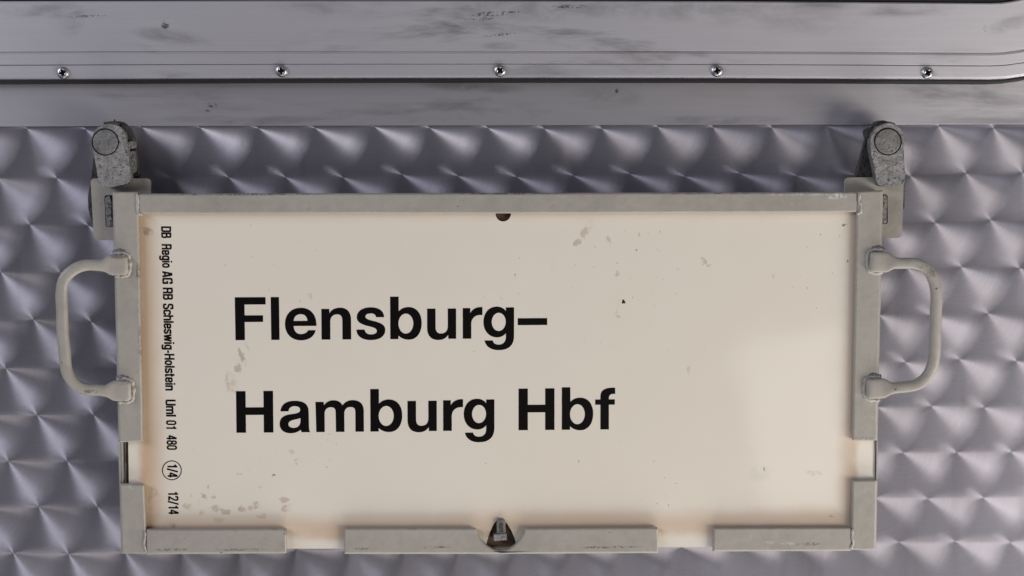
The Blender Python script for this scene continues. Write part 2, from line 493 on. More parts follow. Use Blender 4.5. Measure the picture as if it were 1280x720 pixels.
# ------------------------------------------------------------------ the wall of the carriage
WX0, WX1, WZ0, WZ1 = -1.25, 1.25, -0.85, 0.62
seam_l, seam_r = P(0, 158.2, Y_BAND), P(1280, 155.2, Y_BAND)
wall = obj('carriage_wall', [(WX0, 0, WZ0), (WX1, 0, WZ0), (WX1, 0, WZ1), (WX0, 0, WZ1),
                             (WX0, .004, WZ0), (WX1, .004, WZ0), (WX1, .004, WZ1), (WX0, .004, WZ1)],
           [(0, 1, 2, 3), (4, 5, 6, 7), (0, 1, 5, 4), (1, 2, 6, 5), (2, 3, 7, 6), (3, 0, 4, 7)], M_SWIRL)
tag(wall, 'stainless steel carriage side polished in overlapping swirls', kind='structure')
sl = (seam_r.z - seam_l.z) / (seam_r.x - seam_l.x)
zb = lambda xx: seam_l.z + (xx - seam_l.x) * sl
band = prism('plain_band', [[(WX0, zb(WX0)), (WX1, zb(WX1)), (WX1, .40), (WX0, .40)]], Y_BAND, -0.0002, M_BAND, wall, .0006, 2, px=False)

# ------------------------------------------------------------------ window frame above
wf = thing('window_frame', (0, 0, P(640, 100, -.016).z), 'grey aluminium window frame with a row of screws along its lower edge', 'window frame')
YW = -0.0165
base_pts = [(-420, 103.5), (-200, 102.8), (0, 101.6), (160, 100.9), (320, 100.2), (480, 99.8), (625, 99.7), (780, 99.8), (900, 100.0), (1040, 100.7), (1150, 101.4), (1236, 101.8)]
bp = [P(a, b, YW) for a, b in base_pts]
RC = 0.205
c_end = bp[-1]
arc_c = Vector((c_end.x, 0, c_end.z + RC))
pathw = [(p.x, p.z, 0.0, 1.0) for p in bp]
for k in range(1, 19):
    t = math.radians(5 * k)
    pathw.append((arc_c.x + RC * math.sin(t), arc_c.z - RC * math.cos(t), -math.sin(t), math.cos(t)))
pathw.append((arc_c.x + RC, arc_c.z + .2, -1.0, 0.0))
UW = pxsize(YW)
def moulding(name, prof, mat, parent):
    """a profile of (pixels above the lower edge, depth) run along the frame"""
    V, Fc = [], []
    k = len(prof)
    for (px_, pz_, nx, nz) in pathw:
        for (h, yy) in prof:
            V.append((px_ + nx * h * UW, yy, pz_ + nz * h * UW))
    for i in range(len(pathw) - 1):
        for j in range(k):
            a, b = i * k + j, i * k + (j + 1) % k
            Fc.append([a, b, b + k, a + k])
    Fc.append(list(range(k))); Fc.append(list(range((len(pathw) - 1) * k, len(pathw) * k)))
    o = obj(name, V, Fc, mat, parent)
    for p in o.data.polygons: p.use_smooth = False
    return o
moulding('lower_gasket', [(-3.2, -.0024), (-2.6, -.010), (-1.2, -.0150), (.2, -.0168), (1.3, -.0168), (1.4, -.0024)], M_RUBBER, wf)
strip = moulding('screw_strip', [(1.6, -.0127), (1.6, -.0152), (2.6, -.0160), (4.2, -.0165), (6.0, -.0168), (18.4, -.0170), (19.1, -.0165), (19.1, -.0127)], M_ALU, wf)
moulding('inner_gap', [(18.5, -.0026), (18.5, -.0158), (20.4, -.0158), (20.4, -.0026)], M_GRIME, wf)
moulding('flat_moulding', [(19.7, -.0130), (19.7, -.0163), (20.3, -.0170), (32.0, -.0172), (33.6, -.0168), (35.6, -.0153), (35.6, -.0130)], M_ALU, wf)
moulding('sloped_moulding', [(35.7, -.0125), (35.7, -.0166), (36.1, -.0171), (95.0, -.0178), (96.6, -.0168), (97.2, -.0125)], M_ALU, wf)
moulding('glazing_gasket', [(97.4, -.0024), (97.4, -.0140), (99.4, -.0152), (108.0, -.0150), (108.0, -.0024)], M_RUBBER, wf)
pane_z = P(640, -9, -.010).z
obj('window_pane', [(-1.0, -.010, pane_z - .01), (c_end.x + .06, -.010, pane_z - .01), (c_end.x + .06, -.010, pane_z + .2), (-1.0, -.010, pane_z + .2)],
    [(0, 1, 2, 3)], M_GLASS, wf)

def screw(px, py, r, turn):
    c = P(px, py, -.0170); u = UW
    V, Fc = [], []
    n = 32
    prof = [(1.12, .0002, 0), (1.10, -.0004, 0), (1.0, -.0008, 0), (.97, -.0016, 0), (.86, -.0023, 0), (.68, -.0027, 0), (.50, -.0029, 1), (.46, -.0014, 1), (.30, -.0009, 1)]
    for (q, yy, cross) in prof:
        for i in range(n):
            th = 2 * math.pi * i / n + turn
            rr = q * r * u * (1 + (.30 * math.cos(4 * (th - turn)) if cross else 0))
            V.append((c.x + rr * math.cos(th), c.y + yy, c.z + rr * math.sin(th)))
    for k in range(len(prof) - 1):
        for i in range(n):
            a, b = k * n + i, k * n + (i + 1) % n
            Fc.append([a, b, b + n, a + n])
    o = obj('screw', V, Fc, M_SCREW, wf, smooth=True)
    o.data.materials.append(M_GRIME)
    for p in o.data.polygons:
        if p.index >= (len(prof) - 3) * n: p.material_index = 1
    ring = (len(prof) - 1) * n
    floor = [V[ring + i] for i in range(n)]
    obj('drive_recess', floor, [list(range(n))], M_GRIME, o)
    return o
for sx, sy, tr in ((79, 91, .3), (352, 88.6, .1), (625, 88.2, .8), (896, 88.4, .2), (1159, 91, .5)):
    screw(sx, sy, 6.9, tr)

# ------------------------------------------------------------------ the sign frame
base = P(624, 692, Y_FRONT)
sf = thing('sign_frame', (base.x, -.042, base.z), 'grey beige steel holder frame with two side handles around the destination plate', 'sign frame')
FL = .0032                                   # flange thickness
def flange(name, pts, r, bev=.0013):
    return prism(name, [rounded(pts, r)], Y_FRONT, Y_FRONT + FL, M_PAINT, sf, bev, 3)
def wall_strip(name, pts, yb=Y_BACK, yf=Y_FRONT + FL):
    """the folded-back outer wall behind a flange; pts measured at the front plane"""
    q = [P(a, b, Y_FRONT) for a, b in pts]
    return prism(name, [[(p.x, p.z) for p in q]], yf, yb, M_PAINT, sf, .0004, 2, px=False)
# uprights, upper and lower halves
def bar(name, pts, r, outer, lip=4.5):
    """front flange with a rounded fold along its outer edge"""
    o = prism(name, [pts], Y_FRONT, Y_FRONT + .0060, M_PAINT, sf)
    off = root_loc(sf)
    me = o.data
    at = me.attributes.new('bevel_weight_edge', 'FLOAT', 'EDGE')
    xs = [v.co.x for v in me.vertices]; zs = [v.co.z for v in me.vertices]
    for e in me.edges:
        a, b = me.vertices[e.vertices[0]].co, me.vertices[e.vertices[1]].co
        front = abs(a.y + off.y - Y_FRONT) < 1e-5 and abs(b.y + off.y - Y_FRONT) < 1e-5
        d = b - a
        w = .40 if front else .24
        if front and d.length > .012:
            tol = .006
            if outer == 'b' and max(a.z, b.z) < min(zs) + tol: w = .68
            if outer == 't' and min(a.z, b.z) > max(zs) - tol: w = .5
            if outer == 'l' and max(a.x, b.x) < min(xs) + tol: w = .8
            if outer == 'r' and min(a.x, b.x) > max(xs) - tol: w = .8
        at.data[e.index].value = w
    m = o.modifiers.new('bevel', 'BEVEL')
    m.width = .0046; m.segments = 4; m.use_clamp_overlap = False
    m.limit_method = 'WEIGHT'
    m.harden_normals = True
    me.polygons.foreach_set('use_smooth', [True] * len(me.polygons))
    return o
bar('upright', [(139.5, 240), (172, 240), (178, 552), (147.2, 553.5)], [2, 1, 2, 2], 'l')
bar('upright', [(1072, 239.5), (1105, 238), (1098, 551), (1066, 551)], [1, 2, 2, 2], 'r')
bar('lower_upright', [(148.2, 605), (179.5, 606), (182, 662), (182, 692.5), (150.5, 692.5)], [3, 3, 0, 0, 4], 'l')
bar('lower_upright', [(1066, 601), (1098, 600), (1096.5, 687.5), (1064.5, 688), (1065, 660)], [3, 2, 4, 0, 0], 'r')
bar('top_bar', [(172.3, 242.2), (400, 241.6), (640, 241.4), (860, 240.6), (1071.7, 240), (1071.6, 265.2), (640, 266.8), (172.6, 267)], [0] * 8, 't')
bar('bottom_bar', [(182.4, 662), (357.5, 661.5), (357.8, 692.6), (182.4, 693.9)], [0, 2, 1, 0], 'b')
notch = [(656.5, 661), (654, 668), (649.5, 675.5), (643, 682), (635, 687), (626, 688.9), (617, 687.2), (608, 682), (601, 675), (597, 668), (594.5, 661)]
bar('bottom_bar', rounded([(430.5, 661)], 0) + notch[::-1] + rounded([(822.5, 660)], 0) + [(823, 692.2), (666, 693.2), (646, 693.3), (626, 693.4), (606, 693.4), (586, 693.4), (430, 693.4)], 0, 'b')
bar('bottom_bar', [(892.3, 660.5), (1064.2, 659.8), (1064.1, 689.6), (891.5, 690.4)], [2, 0, 0, 1], 'b')
# folded side walls and floor walls
wall_strip('side_wall', [(142.0, 242), (145.0, 242), (154.0, 690), (151.2, 690)], Y_BACK, Y_FRONT + .0061)
wall_strip('side_wall', [(1100.2, 240), (1103.2, 240), (1096.0, 686), (1093.2, 686)], Y_BACK, Y_FRONT + .0061)
wall_strip('top_wall', [(150, 242.6), (1096, 240.8), (1096, 243.8), (150, 245.6)], Y_BACK, Y_FRONT + .0061)
for a, b, yy in ((156, 357, 691), (431, 822, 690.4), (892.5, 1092, 688)):
    wall_strip('floor_wall', [(a, yy - 3.2), (b, yy - 3.6), (b, yy - .4), (a, yy)], Y_BACK, Y_FRONT + .0061)
prism('back_panel', [[(152, 250), (1098, 248), (1094, 678), (159, 680)]], -.0402, -.0382, M_RUST, sf)
# the open slots in the uprights show a narrow edge strip
prism('edge_strip', [[(147.6, 552), (151.8, 552), (152.8, 607), (148.8, 607)]], Y_FRONT + .0061, Y_FRONT + .0085, M_PAINT, sf, .0005, 2)
prism('edge_strip', [[(1093.6, 550), (1097.6, 550), (1096.8, 603), (1092.8, 603)]], Y_FRONT + .0061, Y_FRONT + .0085, M_PAINT, sf, .0005, 2)
# weld beads at the mitres
YW2 = Y_FRONT - .0002
bead('weld_bead', [(171, 242), (172.5, 252), (171, 259), (173, 267), (178, 269)], YW2, 2.1, M_WELD, sf)
bead('weld_bead', [(1075, 240), (1073.5, 250), (1077, 258), (1076, 265), (1071, 268)], YW2, 2.0, M_WELD, sf)
bead('weld_bead', [(180.5, 664), (181.5, 672), (180, 680), (182.5, 691)], YW2, 1.6, M_WELD, sf)
bead('weld_bead', [(1066, 661), (1065, 669), (1066.5, 678), (1064, 687)], YW2, 1.8, M_WELD, sf)
# thin plates that hang on the hooks
YT = -.0342
def tab(pts, r, slot):
    return prism('hanging_tab', [rounded(pts, r), slot], YT, YT + .0032, M_PAINT, sf)
tab([(113, 223), (188.5, 223), (189, 262), (160, 300), (117.5, 300.5)], [6, 6, 0, 0, 6], rounded([(130.5, 244), (147, 244), (147, 284), (132, 284)], 3, 3))
tab([(1056, 222), (1130, 221), (1127.5, 297.5), (1085, 298), (1056, 262)], [6, 6, 7, 0, 0], rounded([(1096, 243), (1109.5, 243), (1110, 280), (1096, 280)], 3, 3))

# handles: bent rod with hammered-flat ends welded to the uprights
def handle(ctrl, ends, mirror):
    px = []
    def quad(a, b, c, n=10):
        for i in range(n + 1):
            t = i / n
            px.append((a[0] * (1 - t) ** 2 + 2 * b[0] * t * (1 - t) + c[0] * t * t, a[1] * (1 - t) ** 2 + 2 * b[1] * t * (1 - t) + c[1] * t * t))
    (e0, s0, k0, a0, m, a1, k1, s1, e1) = ctrl
    def line(a, b, n):
        for i in range(n): px.append((a[0] + (b[0] - a[0]) * i / n, a[1] + (b[1] - a[1]) * i / n))
    line(e0, s0, 12)
    quad(s0, k0, a0); px.pop()
    line(a0, m, 4); line(m, a1, 4)
    quad(a1, k1, s1); px.pop()
    line(s1, e1, 12); px.append(e1)
    n = len(px); u = pxsize(Y_FRONT)
    # distance from the nearer end along the rod
    cum = [0]
    for i in range(1, n): cum.append(cum[-1] + math.dist(px[i], px[i - 1]))
    tot = cum[-1]
    path, rr = [], []
    for i in range(n):
        s = min(cum[i], tot - cum[i])
        f = max(0, min(1, (s - 20) / 14)); f = f * f * (3 - 2 * f)       # 0 on the flattened end
        end = max(0, min(1, s / 3))
        a = (13.0 * (1 - f) + 7.1 * f) * u * (.80 + .20 * end)
        b = (.0034 * (1 - f) + .0052 * f) * (.7 + .3 * end)
        yy = Y_FRONT - .0030 - .0050 * min(1, max(0, (s - 18) / 60))
        wob = (.35 * math.sin(i * .9) + random.uniform(-.25, .25)) * f
        a *= 1 + random.uniform(-.02, .02) * f
        path.append(P(px[i][0] + wob, px[i][1] + wob, yy)); rr.append((a, b, 4.5 * (1 - f) + 2.7 * f))
    h = sweep('handle', path, lambda i: rr[i], M_PAINT, sf, n=20)
    for (ex_, ey) in (e0, e1):
        d = 1 if mirror else -1
        bead('weld_bead', [(ex_ + d * 18, ey - 14), (ex_ + d * 6, ey - 15), (ex_ - d * 1, ey - 12), (ex_ - d * 3, ey), (ex_ - d * 1, ey + 12), (ex_ + d * 6, ey + 14.5), (ex_ + d * 17, ey + 13.5)], YW2, 2.6, M_WELD, h, .75)
        bead('old_weld', [(ex_ + d * 19, ey - 15), (ex_ + d * 10, ey - 17), (ex_ + d * 3, ey - 16)], YW2 + .0004, 3.2, M_OLDWELD, h, .6)
    return h
h1 = handle(((160, 331), (114, 331.5), (77, 332), (76.8, 370), (78.5, 410), (81, 448), (83, 487), (120, 488), (164, 488.5)), None, False)
h2 = handle(((1087, 327), (1140, 329.5), (1168, 331), (1170.2, 366), (1170, 400), (1167.6, 444), (1166, 482), (1128, 484.5), (1083, 486)), None, True)

# the spring catch in the notch of the bottom bar
lt = prism('spring_catch', [rounded([(620.6, 649), (631.5, 648.5), (632, 674), (621, 675)], [5, 5, 1, 1])], -.0480, -.0440, M_BOLT, sf, .0009, 2)
prism('catch_foot', [rounded([(617, 668), (633, 667), (634, 675.5), (617, 676.5)], 1.5)], -.0495, -.0440, M_CAST, lt, .0008, 2)
prism('catch_opening', [rounded([(624.5, 654), (628.5, 653.6), (629, 665), (624.5, 665.5)], 1.5)], -.0483, -.0475, M_CASTDARK, lt)
prism('catch_backing', [[(606, 646), (648, 646), (648, 691), (606, 691)]], -.0404, -.0390, M_RUST, sf)

# ------------------------------------------------------------------ the hooks on the wall
def hook(label, arm_pts, back_pts, bolt, lumps, tip, dark):
    c = P(bolt[0], bolt[1], -.03)
    t = thing('hanger_hook', (c.x, -.001, c.z), label, 'hook', 'hanger hooks on the carriage wall')
    prism('back_plate', [rounded(back_pts, 4, 3)], -.0290, -.0240, M_CASTDARK, t, .0010, 2)
    prism('mounting_post', [circle(bolt[0], bolt[1], 13)], -.0242, -.0005, M_CASTDARK, t)
    a = prism('arm', [rounded(arm_pts, 5, 3)], -.0490, -.0375, M_CAST, t, .0016, 3)
    prism('pivot', [circle(bolt[0], bolt[1], 14)], -.0376, -.0288, M_CASTDARK, t)
    b = prism('bolt_head', [circle(bolt[0], bolt[1], bolt[2], 40)], -.0500, -.0485, M_BOLT, t, .0005, 2)
    prism('bolt_groove', [circle(bolt[0], bolt[1], bolt[2] + 1.5, 40)], -.0493, -.0486, M_GRIME, b)
    for (pts, yf, yb, mm, nm) in lumps:
        prism(nm, [rounded(pts, 2.5, 2)], yf, yb, mm, t, .0010, 2)
    prism('hook_tip', [rounded(tip, 2, 2)], YT - .0006, -.0255, M_CAST, t, .0009, 2)
    return t
hook('corroded hanger hook with pitted round bolt head above corner beside the small vertical print',
     [(114.5, 178), (116, 166), (124, 157), (136, 154), (149, 157), (156, 165), (158.5, 180), (161.5, 205), (164, 223), (160, 230), (150, 231.5), (140, 234.5), (128, 234), (123, 229), (120.5, 212), (117.5, 196)],
     [(110, 262), (109.5, 245), (113, 225), (116.5, 197), (120, 172), (128, 157), (140, 151), (154, 152), (164, 161), (170, 180), (173, 205), (175, 232), (172, 262), (150, 280), (114, 276)],
     (131.5, 177.5, 15.6),
     [([(150, 154), (158, 157), (164, 166), (168, 176), (160, 178), (154, 166)], -.0400, -.0285, M_CASTDARK, 'side_lug'),
      ([(159, 177), (166, 175), (168, 184), (161, 187)], -.0430, -.0285, M_CAST, 'nut'),
      ([(162, 188), (168, 188), (169, 214), (164, 218)], -.0380, -.0285, M_CAST, 'link'),
      ([(128, 153), (141, 151), (149, 154), (146, 158), (132, 158)], -.0470, -.0285, M_CASTDARK, 'top_lug'),
      ([(142.2, 149), (143.6, 149), (144, 158), (142.6, 158)], -.0400, -.0380, M_GRIME, 'wire_end')],
     [(131, 247), (137, 244), (140, 256), (139, 268), (142, 282), (133, 284), (132, 268)], False)
hook('hanger hook with smooth round bolt head above corner over the unprinted end',
     [(1087.5, 178), (1090, 166), (1098, 157), (1110, 153), (1122, 156), (1129.5, 166), (1130.5, 180), (1129, 192), (1131.5, 215), (1131, 230), (1124, 233), (1100, 233.5), (1096, 229), (1092, 205), (1088.5, 192)],
     [(1066, 240), (1069, 222), (1077, 190), (1084, 165), (1092, 155), (1104, 151), (1118, 153), (1126, 162), (1130, 180), (1131, 222), (1131, 262), (1070, 262)],
     (1110, 177, 15.8),
     [([(1082, 163), (1090, 158), (1094, 166), (1090, 174), (1084, 173)], -.0420, -.0285, M_CASTDARK, 'side_lug'),
      ([(1126, 172), (1131, 174), (1131.5, 182), (1127, 183)], -.0440, -.0380, M_CAST, 'nut'),
      ([(1095, 153), (1104, 150), (1110, 152), (1106, 158), (1096, 160)], -.0440, -.0285, M_CASTDARK, 'top_lug')],
     [(1104, 245), (1108, 243), (1110, 256), (1107, 266), (1109, 278), (1103, 280), (1101, 262)], True)

# ------------------------------------------------------------------ the destination plate and its print
pb = P(627, 685, Y_PLATE)
plate_out = [(155.5, 257), (620.3, 257)] + [(629 - 9.6 * math.cos(a), 267 + 9.9 * math.sin(a)) for a in [math.pi * i / 14 for i in range(15)]] + \
            [(637.7, 257), (1098, 255), (1092.2, 682.5), (870, 683.8), (660, 684.6)] + \
            [(645.4, 681), (643, 672), (639, 663), (634, 655), (629.5, 650.2), (625.5, 648.8), (621, 650.4), (616.6, 656), (612, 666), (608.6, 677), (607.8, 681.6)] + \
            [(590, 685.2), (400, 685.8), (162.4, 686.4)]
V, Fc = [], []
plate_world = [P(a, b, Y_PLATE) for a, b in plate_out]
tris = tessellate_polygon([[Vector((p.x, p.z, 0)) for p in plate_world]])
n = len(plate_world)
V = [Vector((p.x, Y_PLATE, p.z)) for p in plate_world] + [Vector((p.x, Y_PLATE + .002, p.z)) for p in plate_world]
Fc = [list(t) for t in tris] + [[i + n for i in reversed(t)] for t in tris] + [[i, (i + 1) % n, (i + 1) % n + n, i + n] for i in range(n)]
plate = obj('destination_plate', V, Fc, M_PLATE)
tag(plate, 'cream destination plate with black Flensburg–Hamburg Hbf lettering held in the frame', 'sign')

def flat(name, polys, mat, parent, Y):
    """polys: list of [outer, hole, ...] loops in photo pixels, printed as a thin film at depth Y"""
    V, Fc = [], []
    for loops in polys:
        L = [[P(a, b, Y) for a, b in lp] for lp in loops]
        tri = tessellate_polygon([[Vector((p.x, p.z, 0)) for p in l] for l in L])
        s = len(V)
        for l in L: V += [Vector((p.x, Y, p.z)) for p in l]
        Fc += [[i + s for i in t] for t in tri]
    return obj(name, V, Fc, mat, parent)

def outline(d, s, x0, base):
    """path of points: (x,y) line to, (x1,y1,x2,y2,x,y) curve to; zoomed pixels -> glyph units (photo pixels, y up)"""
    pts = []
    for c in d:
        if len(c) == 2: pts.append(c)
        else:
            p0 = pts[-1]
            for i in range(1, 9):
                t = i / 8; q = 1 - t
                pts.append((q ** 3 * p0[0] + 3 * q * q * t * c[0] + 3 * q * t * t * c[2] + t ** 3 * c[4],
                            q ** 3 * p0[1] + 3 * q * q * t * c[1] + 3 * q * t * t * c[3] + t ** 3 * c[5]))
    out = []
    for p in pts:
        g = ((p[0] - x0) / s, (base - p[1]) / s)
        if not out or math.dist(g, out[-1]) > .02: out.append(g)
    if math.dist(out[0], out[-1]) < .02: out.pop()
    return out
def ell(x0, x1, y0, y1, s, ox, base, n=32):
    return [(((x0 + x1) / 2 + (x1 - x0) / 2 * math.cos(2 * math.pi * i / n) - ox) / s, (base - (y0 + y1) / 2 - (y1 - y0) / 2 * math.sin(2 * math.pi * i / n)) / s) for i in range(n)]
G = {}
G['F'] = [outline([(82, 106), (427, 106), (427, 188), (190, 188), (190, 310), (397, 310), (397, 385), (190, 385), (190, 588), (85, 588)], 9, 82, 588)]
G['l'] = [outline([(485, 103), (579, 103), (581, 585), (487, 585)], 9, 485, 585)]
G['e'] = [outline([(997, 430), (740, 430), (742, 490, 775, 522, 820, 522), (860, 522, 890, 505, 905, 478), (988, 478), (970, 550, 910, 592, 822, 592), (715, 592, 643, 520, 643, 408), (643, 300, 715, 225, 820, 225), (930, 225, 1000, 300, 997, 430)], 9, 643, 585),
          outline([(740, 373), (897, 373), (890, 325, 865, 297, 820, 297), (775, 297, 745, 325, 740, 373)], 9, 643, 585)]
G['n'] = [outline([(63, 235), (153, 235), (153, 285), (175, 245, 215, 222, 275, 222), (350, 222, 396, 270, 396, 360), (396, 580), (298, 580), (298, 370), (298, 320, 280, 297, 238, 297), (190, 297, 162, 330, 162, 380), (162, 580), (63, 580)], 9, 63, 580)]
G['s'] = [outline([(768, 330), (678, 330), (672, 300, 650, 287, 618, 287), (580, 287, 557, 300, 557, 322), (557, 350, 600, 360, 660, 375), (740, 395, 780, 425, 780, 470), (780, 550, 710, 587, 618, 587), (520, 587, 455, 545, 455, 468), (547, 468), (552, 505, 580, 523, 620, 523), (660, 523, 685, 510, 685, 485), (685, 455, 650, 445, 590, 430), (500, 408, 460, 380, 460, 330), (460, 260, 525, 218, 618, 218), (705, 218, 765, 255, 768, 330)], 9, 455, 578)]
G['b'] = [outline([(836, 97), (932, 97), (932, 262), (960, 230, 1000, 215, 1045, 215), (1135, 215, 1190, 290, 1190, 395), (1190, 505, 1135, 582, 1045, 582), (995, 582, 955, 565, 928, 535), (928, 575), (836, 575)], 9, 836, 575), ell(928, 1096, 288, 514, 9, 836, 575)]
G['u'] = [outline([(68, 115), (147, 115), (147, 285), (147, 330, 165, 350, 197, 350), (240, 350, 262, 325, 262, 280), (262, 115), (340, 115), (340, 400), (266, 400), (266, 362), (245, 395, 215, 411, 172, 411), (110, 411, 68, 375, 68, 300)], 7.53, 68, 400)]
G['r'] = [outline([(403, 112), (474, 112), (474, 160), (495, 120, 535, 98, 588, 103), (588, 178), (520, 172, 483, 205, 483, 265), (483, 400), (403, 400)], 7.53, 403, 400)]
G['g'] = [outline([(885, 108), (808, 108), (808, 143), (790, 115, 760, 100, 720, 100), (645, 100, 597, 165, 597, 243), (597, 330, 650, 390, 725, 390), (760, 390, 790, 375, 808, 350), (808, 385), (808, 430, 785, 458, 740, 458), (710, 458, 690, 443, 683, 418), (608, 418), (618, 475, 665, 510, 740, 510), (835, 510, 885, 465, 885, 375)], 7.53, 597, 400), ell(675, 807, 158, 330, 7.53, 597, 400)]
G['-'] = [outline([(920, 211), (1197, 211), (1197, 276), (920, 276)], 7.53, 920, 400)]
G['H'] = [outline([(113, 83), (212, 83), (212, 257), (397, 257), (397, 83), (496, 83), (496, 527), (397, 527), (397, 338), (212, 338), (212, 527), (113, 527)], 8.533, 113, 527)]
G['a'] = [outline([(468, 243), (475, 180, 520, 150, 595, 150), (675, 150, 718, 180, 718, 245), (720, 370), (720, 395, 722, 415, 730, 430), (655, 430), (645, 408), (620, 430, 590, 438, 555, 438), (495, 438, 460, 405, 460, 355), (460, 300, 495, 275, 570, 268), (620, 262, 643, 255, 643, 232), (643, 208, 625, 198, 592, 198), (560, 198, 543, 215, 540, 243)], 7.11, 460, 430),
          outline([(645, 303), (630, 312, 600, 315, 575, 322), (548, 330, 535, 342, 537, 360), (540, 380, 560, 391, 585, 391), (625, 391, 645, 365, 645, 330)], 7.11, 460, 430)]
G['m'] = [outline([(780, 157), (852, 157), (855, 188), (875, 158, 905, 144, 940, 144), (980, 144, 1005, 160, 1020, 190), (1040, 160, 1070, 144, 1110, 144), (1175, 144, 1208, 180, 1208, 240), (1208, 425), (1133, 425), (1133, 250), (1133, 220, 1120, 205, 1090, 205), (1055, 205, 1035, 228, 1035, 262), (1035, 425), (960, 425), (958, 250), (958, 220, 945, 205, 915, 205), (880, 205, 860, 228, 860, 262), (860, 425), (785, 425)], 7.11, 780, 425)]
G['f'] = [outline([(1142, 83), (1142, 150), (1095, 143, 1075, 160, 1075, 195), (1075, 207), (1138, 207), (1138, 263), (1075, 263), (1075, 527), (985, 527), (985, 263), (930, 263), (930, 207), (985, 207), (985, 180), (985, 110, 1030, 75, 1142, 83)], 8.533, 930, 527)]
def line_of(spec, bx0, by0, bx1, by1):
    """spec: (glyph, left x, right x) in photo pixels; the baseline runs through two pixels"""
    polys = []
    for ch, xl, xr in spec:
        gl = G[ch]
        w = max(p[0] for p in gl[0]) - min(p[0] for p in gl[0])
        k = (xr - xl) / w
        m0 = min(p[0] for p in gl[0])
        loops = []
        for lp in gl:
            q = []
            for gx, gy in lp:
                X_ = xl + (gx - m0) * k
                yb_ = by0 + (by1 - by0) * (X_ - bx0) / (bx1 - bx0)
                q.append((X_ - gy * .012 * (1 if X_ < 640 else 0) * (640 - X_) / 340, yb_ - gy))
            loops.append(q)
        polys.append(loops)
    return polys
Y_INK = Y_PLATE - .00012
l1 = line_of([('F', 294.1, 332.5), ('l', 338.9, 349.5), ('e', 356.4, 395.8), ('n', 402, 439), ('s', 445.6, 481.7), ('b', 487.9, 527.2), ('u', 534, 570.2), ('r', 578.5, 603.1), ('g', 604.3, 642.6), ('-', 647.2, 684)], 300, 425.2, 642, 423)
l2 = line_of([('H', 295.6, 341.8), ('a', 349.7, 387.7), ('m', 394.7, 454.9), ('b', 463.1, 502.9), ('u', 509.5, 546), ('r', 554, 578.9), ('g', 579.7, 618), ], 300, 541, 760, 536.8)
l3 = line_of([('H', 648.2, 693.1), ('b', 702.3, 741.5), ('f', 744, 769)], 300, 541, 760, 536.8)
tag(flat('lettering', l1, M_INK, plate, Y_INK), 'bold black lettering reading Flensburg–')
tag(flat('lettering', l2, M_INK, plate, Y_INK), 'bold black lettering reading Hamburg')
tag(flat('lettering', l3, M_INK, plate, Y_INK), 'bold black lettering reading Hbf')

# the small condensed print that runs down the plate's edge
def smooth_pts(p, closed=False, it=3):
    for _ in range(it):
        q = [] if closed else [p[0]]
        k = len(p)
        for i in range(k if closed else k - 1):
            a, b = p[i], p[(i + 1) % k]
            q.append((a[0] * .75 + b[0] * .25, a[1] * .75 + b[1] * .25)); q.append((a[0] * .25 + b[0] * .75, a[1] * .25 + b[1] * .75))
        if not closed: q.append(p[-1])
        p = q
    return p
def ribbon(p, hw, closed=False):
    k = len(p); L_, R_ = [], []
    for i in range(k):
        a = p[i - 1] if (i > 0 or closed) else p[i]
        b = p[(i + 1) % k] if (i < k - 1 or closed) else p[i]
        d = Vector((b[0] - a[0], b[1] - a[1]))
        d = d.normalized() if d.length > 1e-9 else Vector((1, 0))
        L_.append((p[i][0] - d.y * hw, p[i][1] + d.x * hw)); R_.append((p[i][0] + d.y * hw, p[i][1] - d.x * hw))
    quads = []
    for i in range(k if closed else k - 1):
        j = (i + 1) % k
        quads.append([L_[i], L_[j], R_[j], R_[i]])
    return quads
C, XH, S = 12.4, 9.3, 1.09          # cap height, x-height, half stroke
t_, b_ = C - 1.0, 1.0                  # centreline top and bottom
xt = XH - 1.0
def st(*p): return ('s', list(p))           # straight strokes
def cv(*p): return ('c', list(p))           # smoothed
def lo(*p): return ('o', list(p))           # smoothed and closed
S5 = 5.9
bowl = lo((1, b_), (1, xt), (5.2, xt), (5.2, b_))
